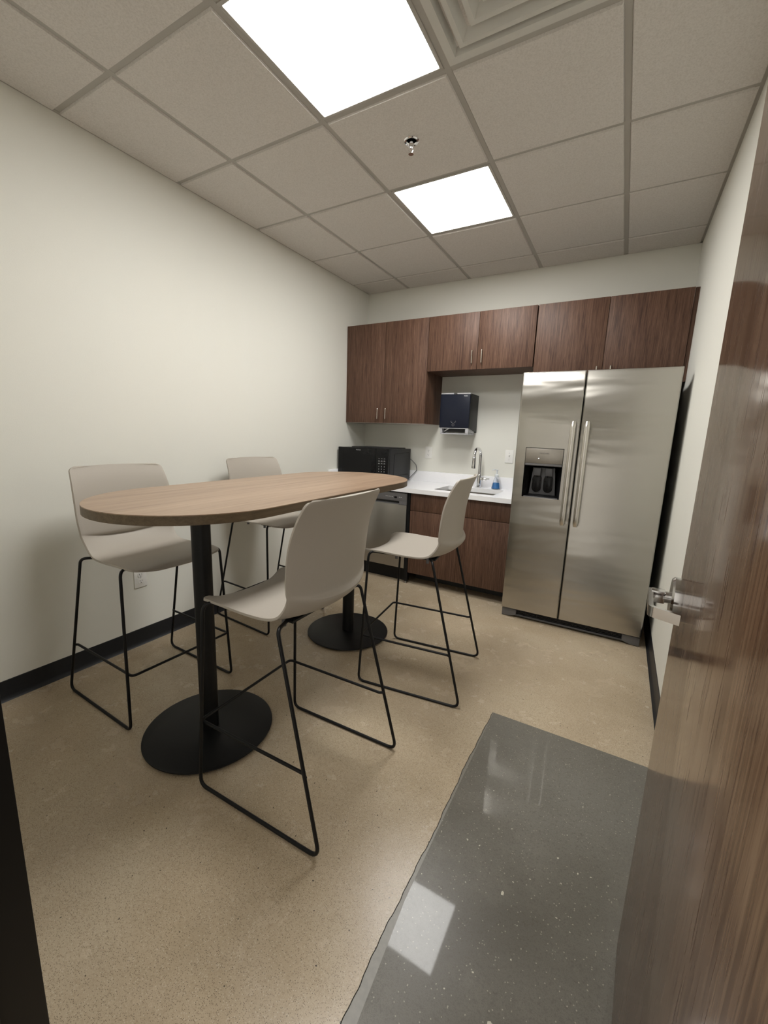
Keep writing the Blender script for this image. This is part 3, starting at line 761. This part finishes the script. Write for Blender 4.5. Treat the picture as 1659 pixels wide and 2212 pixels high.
# ------------------------------------------------------------------ stools
SH = [  # centre (x, z) | edge (x, z) | half width ; +x is the front
 ((.262, .696), (.290, .726), .210), ((.240, .717), (.262, .733), .221), ((.17, .731), (.18, .735), .228), ((.06, .727), (.07, .730), .228),
 ((-.04, .722), (-.02, .730), .223), ((-.10, .725), (-.068, .742), .217), ((-.146, .746), (-.100, .775), .218), ((-.190, .789), (-.120, .815), .223),
 ((-.173, .812), (-.120, .842), .227), ((-.175, .90), (-.124, .90), .232), ((-.184, .99), (-.136, .99), .231), ((-.202, 1.070), (-.160, 1.065), .225), ((-.226, 1.136), (-.194, 1.132), .216)]
def cr(a, b_, c, d, t): return .5*((2*b_)+(-a+c)*t+(2*a-5*b_+4*c-d)*t*t+(-a+3*b_-3*c+d)*t**3)
def shell_bm():
    rows_ = [(c[0], c[1], e[0], e[1], h) for c, e, h in SH]; fin = []
    m = len(rows_)
    for i in range(m-1):
        q = [rows_[max(i-1, 0)], rows_[i], rows_[i+1], rows_[min(i+2, m-1)]]
        n = 12 if i in (0, m-2) else 6
        for k in range(n): fin.append([cr(q[0][j], q[1][j], q[2][j], q[3][j], k/n) for j in range(5)])
    fin.append(list(rows_[-1]))
    # arc length from both ends, round the four corners
    L = [0]
    for a, b_ in zip(fin, fin[1:]): L.append(L[-1]+math.hypot(b_[2]-a[2], b_[3]-a[3]))
    for row, l in zip(fin, L):
        for d, r in ((l, .028), (L[-1]-l, .022)):
            if d < r: row[4] -= r-math.sqrt(max(0, r*r-(r-d)**2))
    bm = bmesh.new(); nt_ = 28; g = []
    for cx, cz, ex, ez, hw in fin:
        g.append([bm.verts.new((cx+(ex-cx)*abs(u)**2.3, u*hw, cz+(ez-cz)*abs(u)**2.3)) for u in [-1+2*k/nt_ for k in range(nt_+1)]])
    for a, b_ in zip(g, g[1:]):
        for k in range(nt_): bm.faces.new((a[k], a[k+1], b_[k+1], b_[k]))
    return bm
def make_stool(label):
    t = thing('bar_stool', label, 'stool', group='greige plastic bar stools around the table')
    bm = shell_bm(); s = obj('seat_shell', bm, M['shell'], t)
    sm = s.modifiers.new('thickness', 'SOLIDIFY'); sm.thickness = .009; sm.offset = 0
    bv = s.modifiers.new('rim', 'BEVEL'); bv.width = .003; bv.segments = 2; bv.limit_method = 'ANGLE'; bv.angle_limit = math.radians(50)
    R = .0065
    for sd in (-1, 1):
        y0, y1 = sd*.268, sd*.243
        path = [(-.06, sd*.145, .712), (-.100, y1, .722), (-.286, y0, R), (.273, y0, R), (.243, y1, .735), (.19, sd*.165, .713), (-.085, sd*.15, .712)]
        part('sled_leg', M['black'], t, tube, fillet(path, [0, .026, .034, .034, .032, .03, 0], 8), R, 12)
        for x in (-.05, .12): part('spacer', M['mgrey'], t, lathe, [(.008, .690), (.008, .722)], center=(x, sd*.158, 0), n=12)
    fz = .262
    part('footrest', M['black'], t, tube, fillet([(-.222, .258, fz), (-.205, .247, fz), (.280, .247, fz), (.280, -.247, fz), (-.205, -.247, fz), (-.222, -.258, fz)], [0, .01, .022, .022, .01, 0], 7), .0058, 12)
    part('seat_bracket', M['black'], t, B((-.09, -.05, -.16, .16, .708, .716), (.10, .14, -.17, .17, .708, .716)))
    return t
def copy_tree(o, parent=None):
    c = o.copy(); C.objects.link(c); c.parent = parent
    for ch in list(o.children): copy_tree(ch, c)
    return c
proto = make_stool('nearest bar stool, its greige back turned to the camera, with black sled legs')
spots = [((1.484, -2.745), 181.2, None),
         ((1.584, -1.828), 186.8, 'greige bar stool with black sled legs nearest the sink cabinet and fridge'),
         ((.452, -2.722), -1.5, 'greige bar stool against the left wall at the near end of the table'),
         ((.328, -1.742), -4.5, 'greige bar stool against the left wall at the far end of the table, mostly hidden')]
for i, ((x, y), a, lab) in enumerate(spots):
    o = proto if i == 0 else copy_tree(proto)
    if lab: o['label'] = lab
    o.location = (x, y, 0); o.rotation_euler.z = math.radians(a)

# ------------------------------------------------------------------ open entry door with lever
hx, hy = 2.556, YF+.018; fx, fy = 2.5995, -2.772
ang = math.atan2(fy-hy, fx-hx); Lw = math.hypot(fx-hx, fy-hy)
# local frame: x along the leaf from hinge to free edge, +y = towards the room interior side (left in photo)
d = bpy.data.objects.new('door_1', None); C.objects.link(d); d['kind'] = 'structure'
d['label'] = 'open dark walnut veneer entry door at the right edge'
d.location = (hx, hy, 0); d.rotation_euler.z = ang
part('door_leaf', M['door'], d, B((0, Lw, -.0445, 0, .008, 2.125, .0015)))
lz = 1.012
lv = part('door_lever', M['satin'], d, lambda bm: (
    lathe(bm, [(.046, 0), (.046, .008), (.0455, .015), (.042, .019), (.015, .020)], center=(Lw-.070, 0, lz), axis='y', n=48),
    lathe(bm, [(.0125, .018), (.0125, .032)], center=(Lw-.070, 0, lz), axis='y', n=20)), label='satin steel lever handle')
def lever_bar(bm):
    x = Lw-.070
    box(bm, x-.012, x+.012, .028, .054, lz-.013, lz+.013, .002)
    sweep_rect(bm, fillet([(x+.014, .0545, lz), (x-.108, .0545, lz), (x-.118, .006, lz-.003)], [0, .010, 0], 5), .021, .0085)
part('lever_grip', M['satin'], lv, lever_bar)
for z in (.25, 1.1, 1.9): part('hinge', M['satin'], d, lathe, [(.007, z-.05), (.007, z+.05)], center=(-.006, .006, 0), n=12)

# ------------------------------------------------------------------ camera, world, view
P = dict(cx=2.4526, cy=-3.8708, cz=1.3324, yaw=.5133, pitch=-.1854, roll=.0354, f=894.86)
cy, sy = math.cos(P['yaw']), math.sin(P['yaw']); cp, sp = math.cos(P['pitch']), math.sin(P['pitch'])
fwd = Vector((-sy*cp, cy*cp, sp)); right = Vector((cy, sy, 0)); up = right.cross(fwd)
r = P['roll']; Rv = math.cos(r)*right+math.sin(r)*up; Uv = -math.sin(r)*right+math.cos(r)*up
mw = Matrix((Rv, Uv, -fwd)).transposed().to_4x4(); mw.translation = Vector((P['cx'], P['cy'], P['cz']))
cam = bpy.data.cameras.new('camera'); co = bpy.data.objects.new('camera', cam); C.objects.link(co)
co.matrix_world = mw; cam.sensor_fit = 'HORIZONTAL'; cam.sensor_width = 36; cam.lens = P['f']/1659*36; cam.clip_start = .02
bpy.context.scene.camera = co

w = bpy.data.worlds.new('hallway_light'); bpy.context.scene.world = w; w.use_nodes = True
w.node_tree.nodes['Background'].inputs['Color'].default_value = (1, .95, .86, 1)
w.node_tree.nodes['Background'].inputs['Strength'].default_value = .55
sc = bpy.context.scene
sc.view_settings.view_transform = 'Standard'; sc.view_settings.look = 'None'; sc.view_settings.gamma = 1
sc.view_settings.exposure = 1.0
sc.cycles.max_bounces = 10; sc.cycles.diffuse_bounces = 6
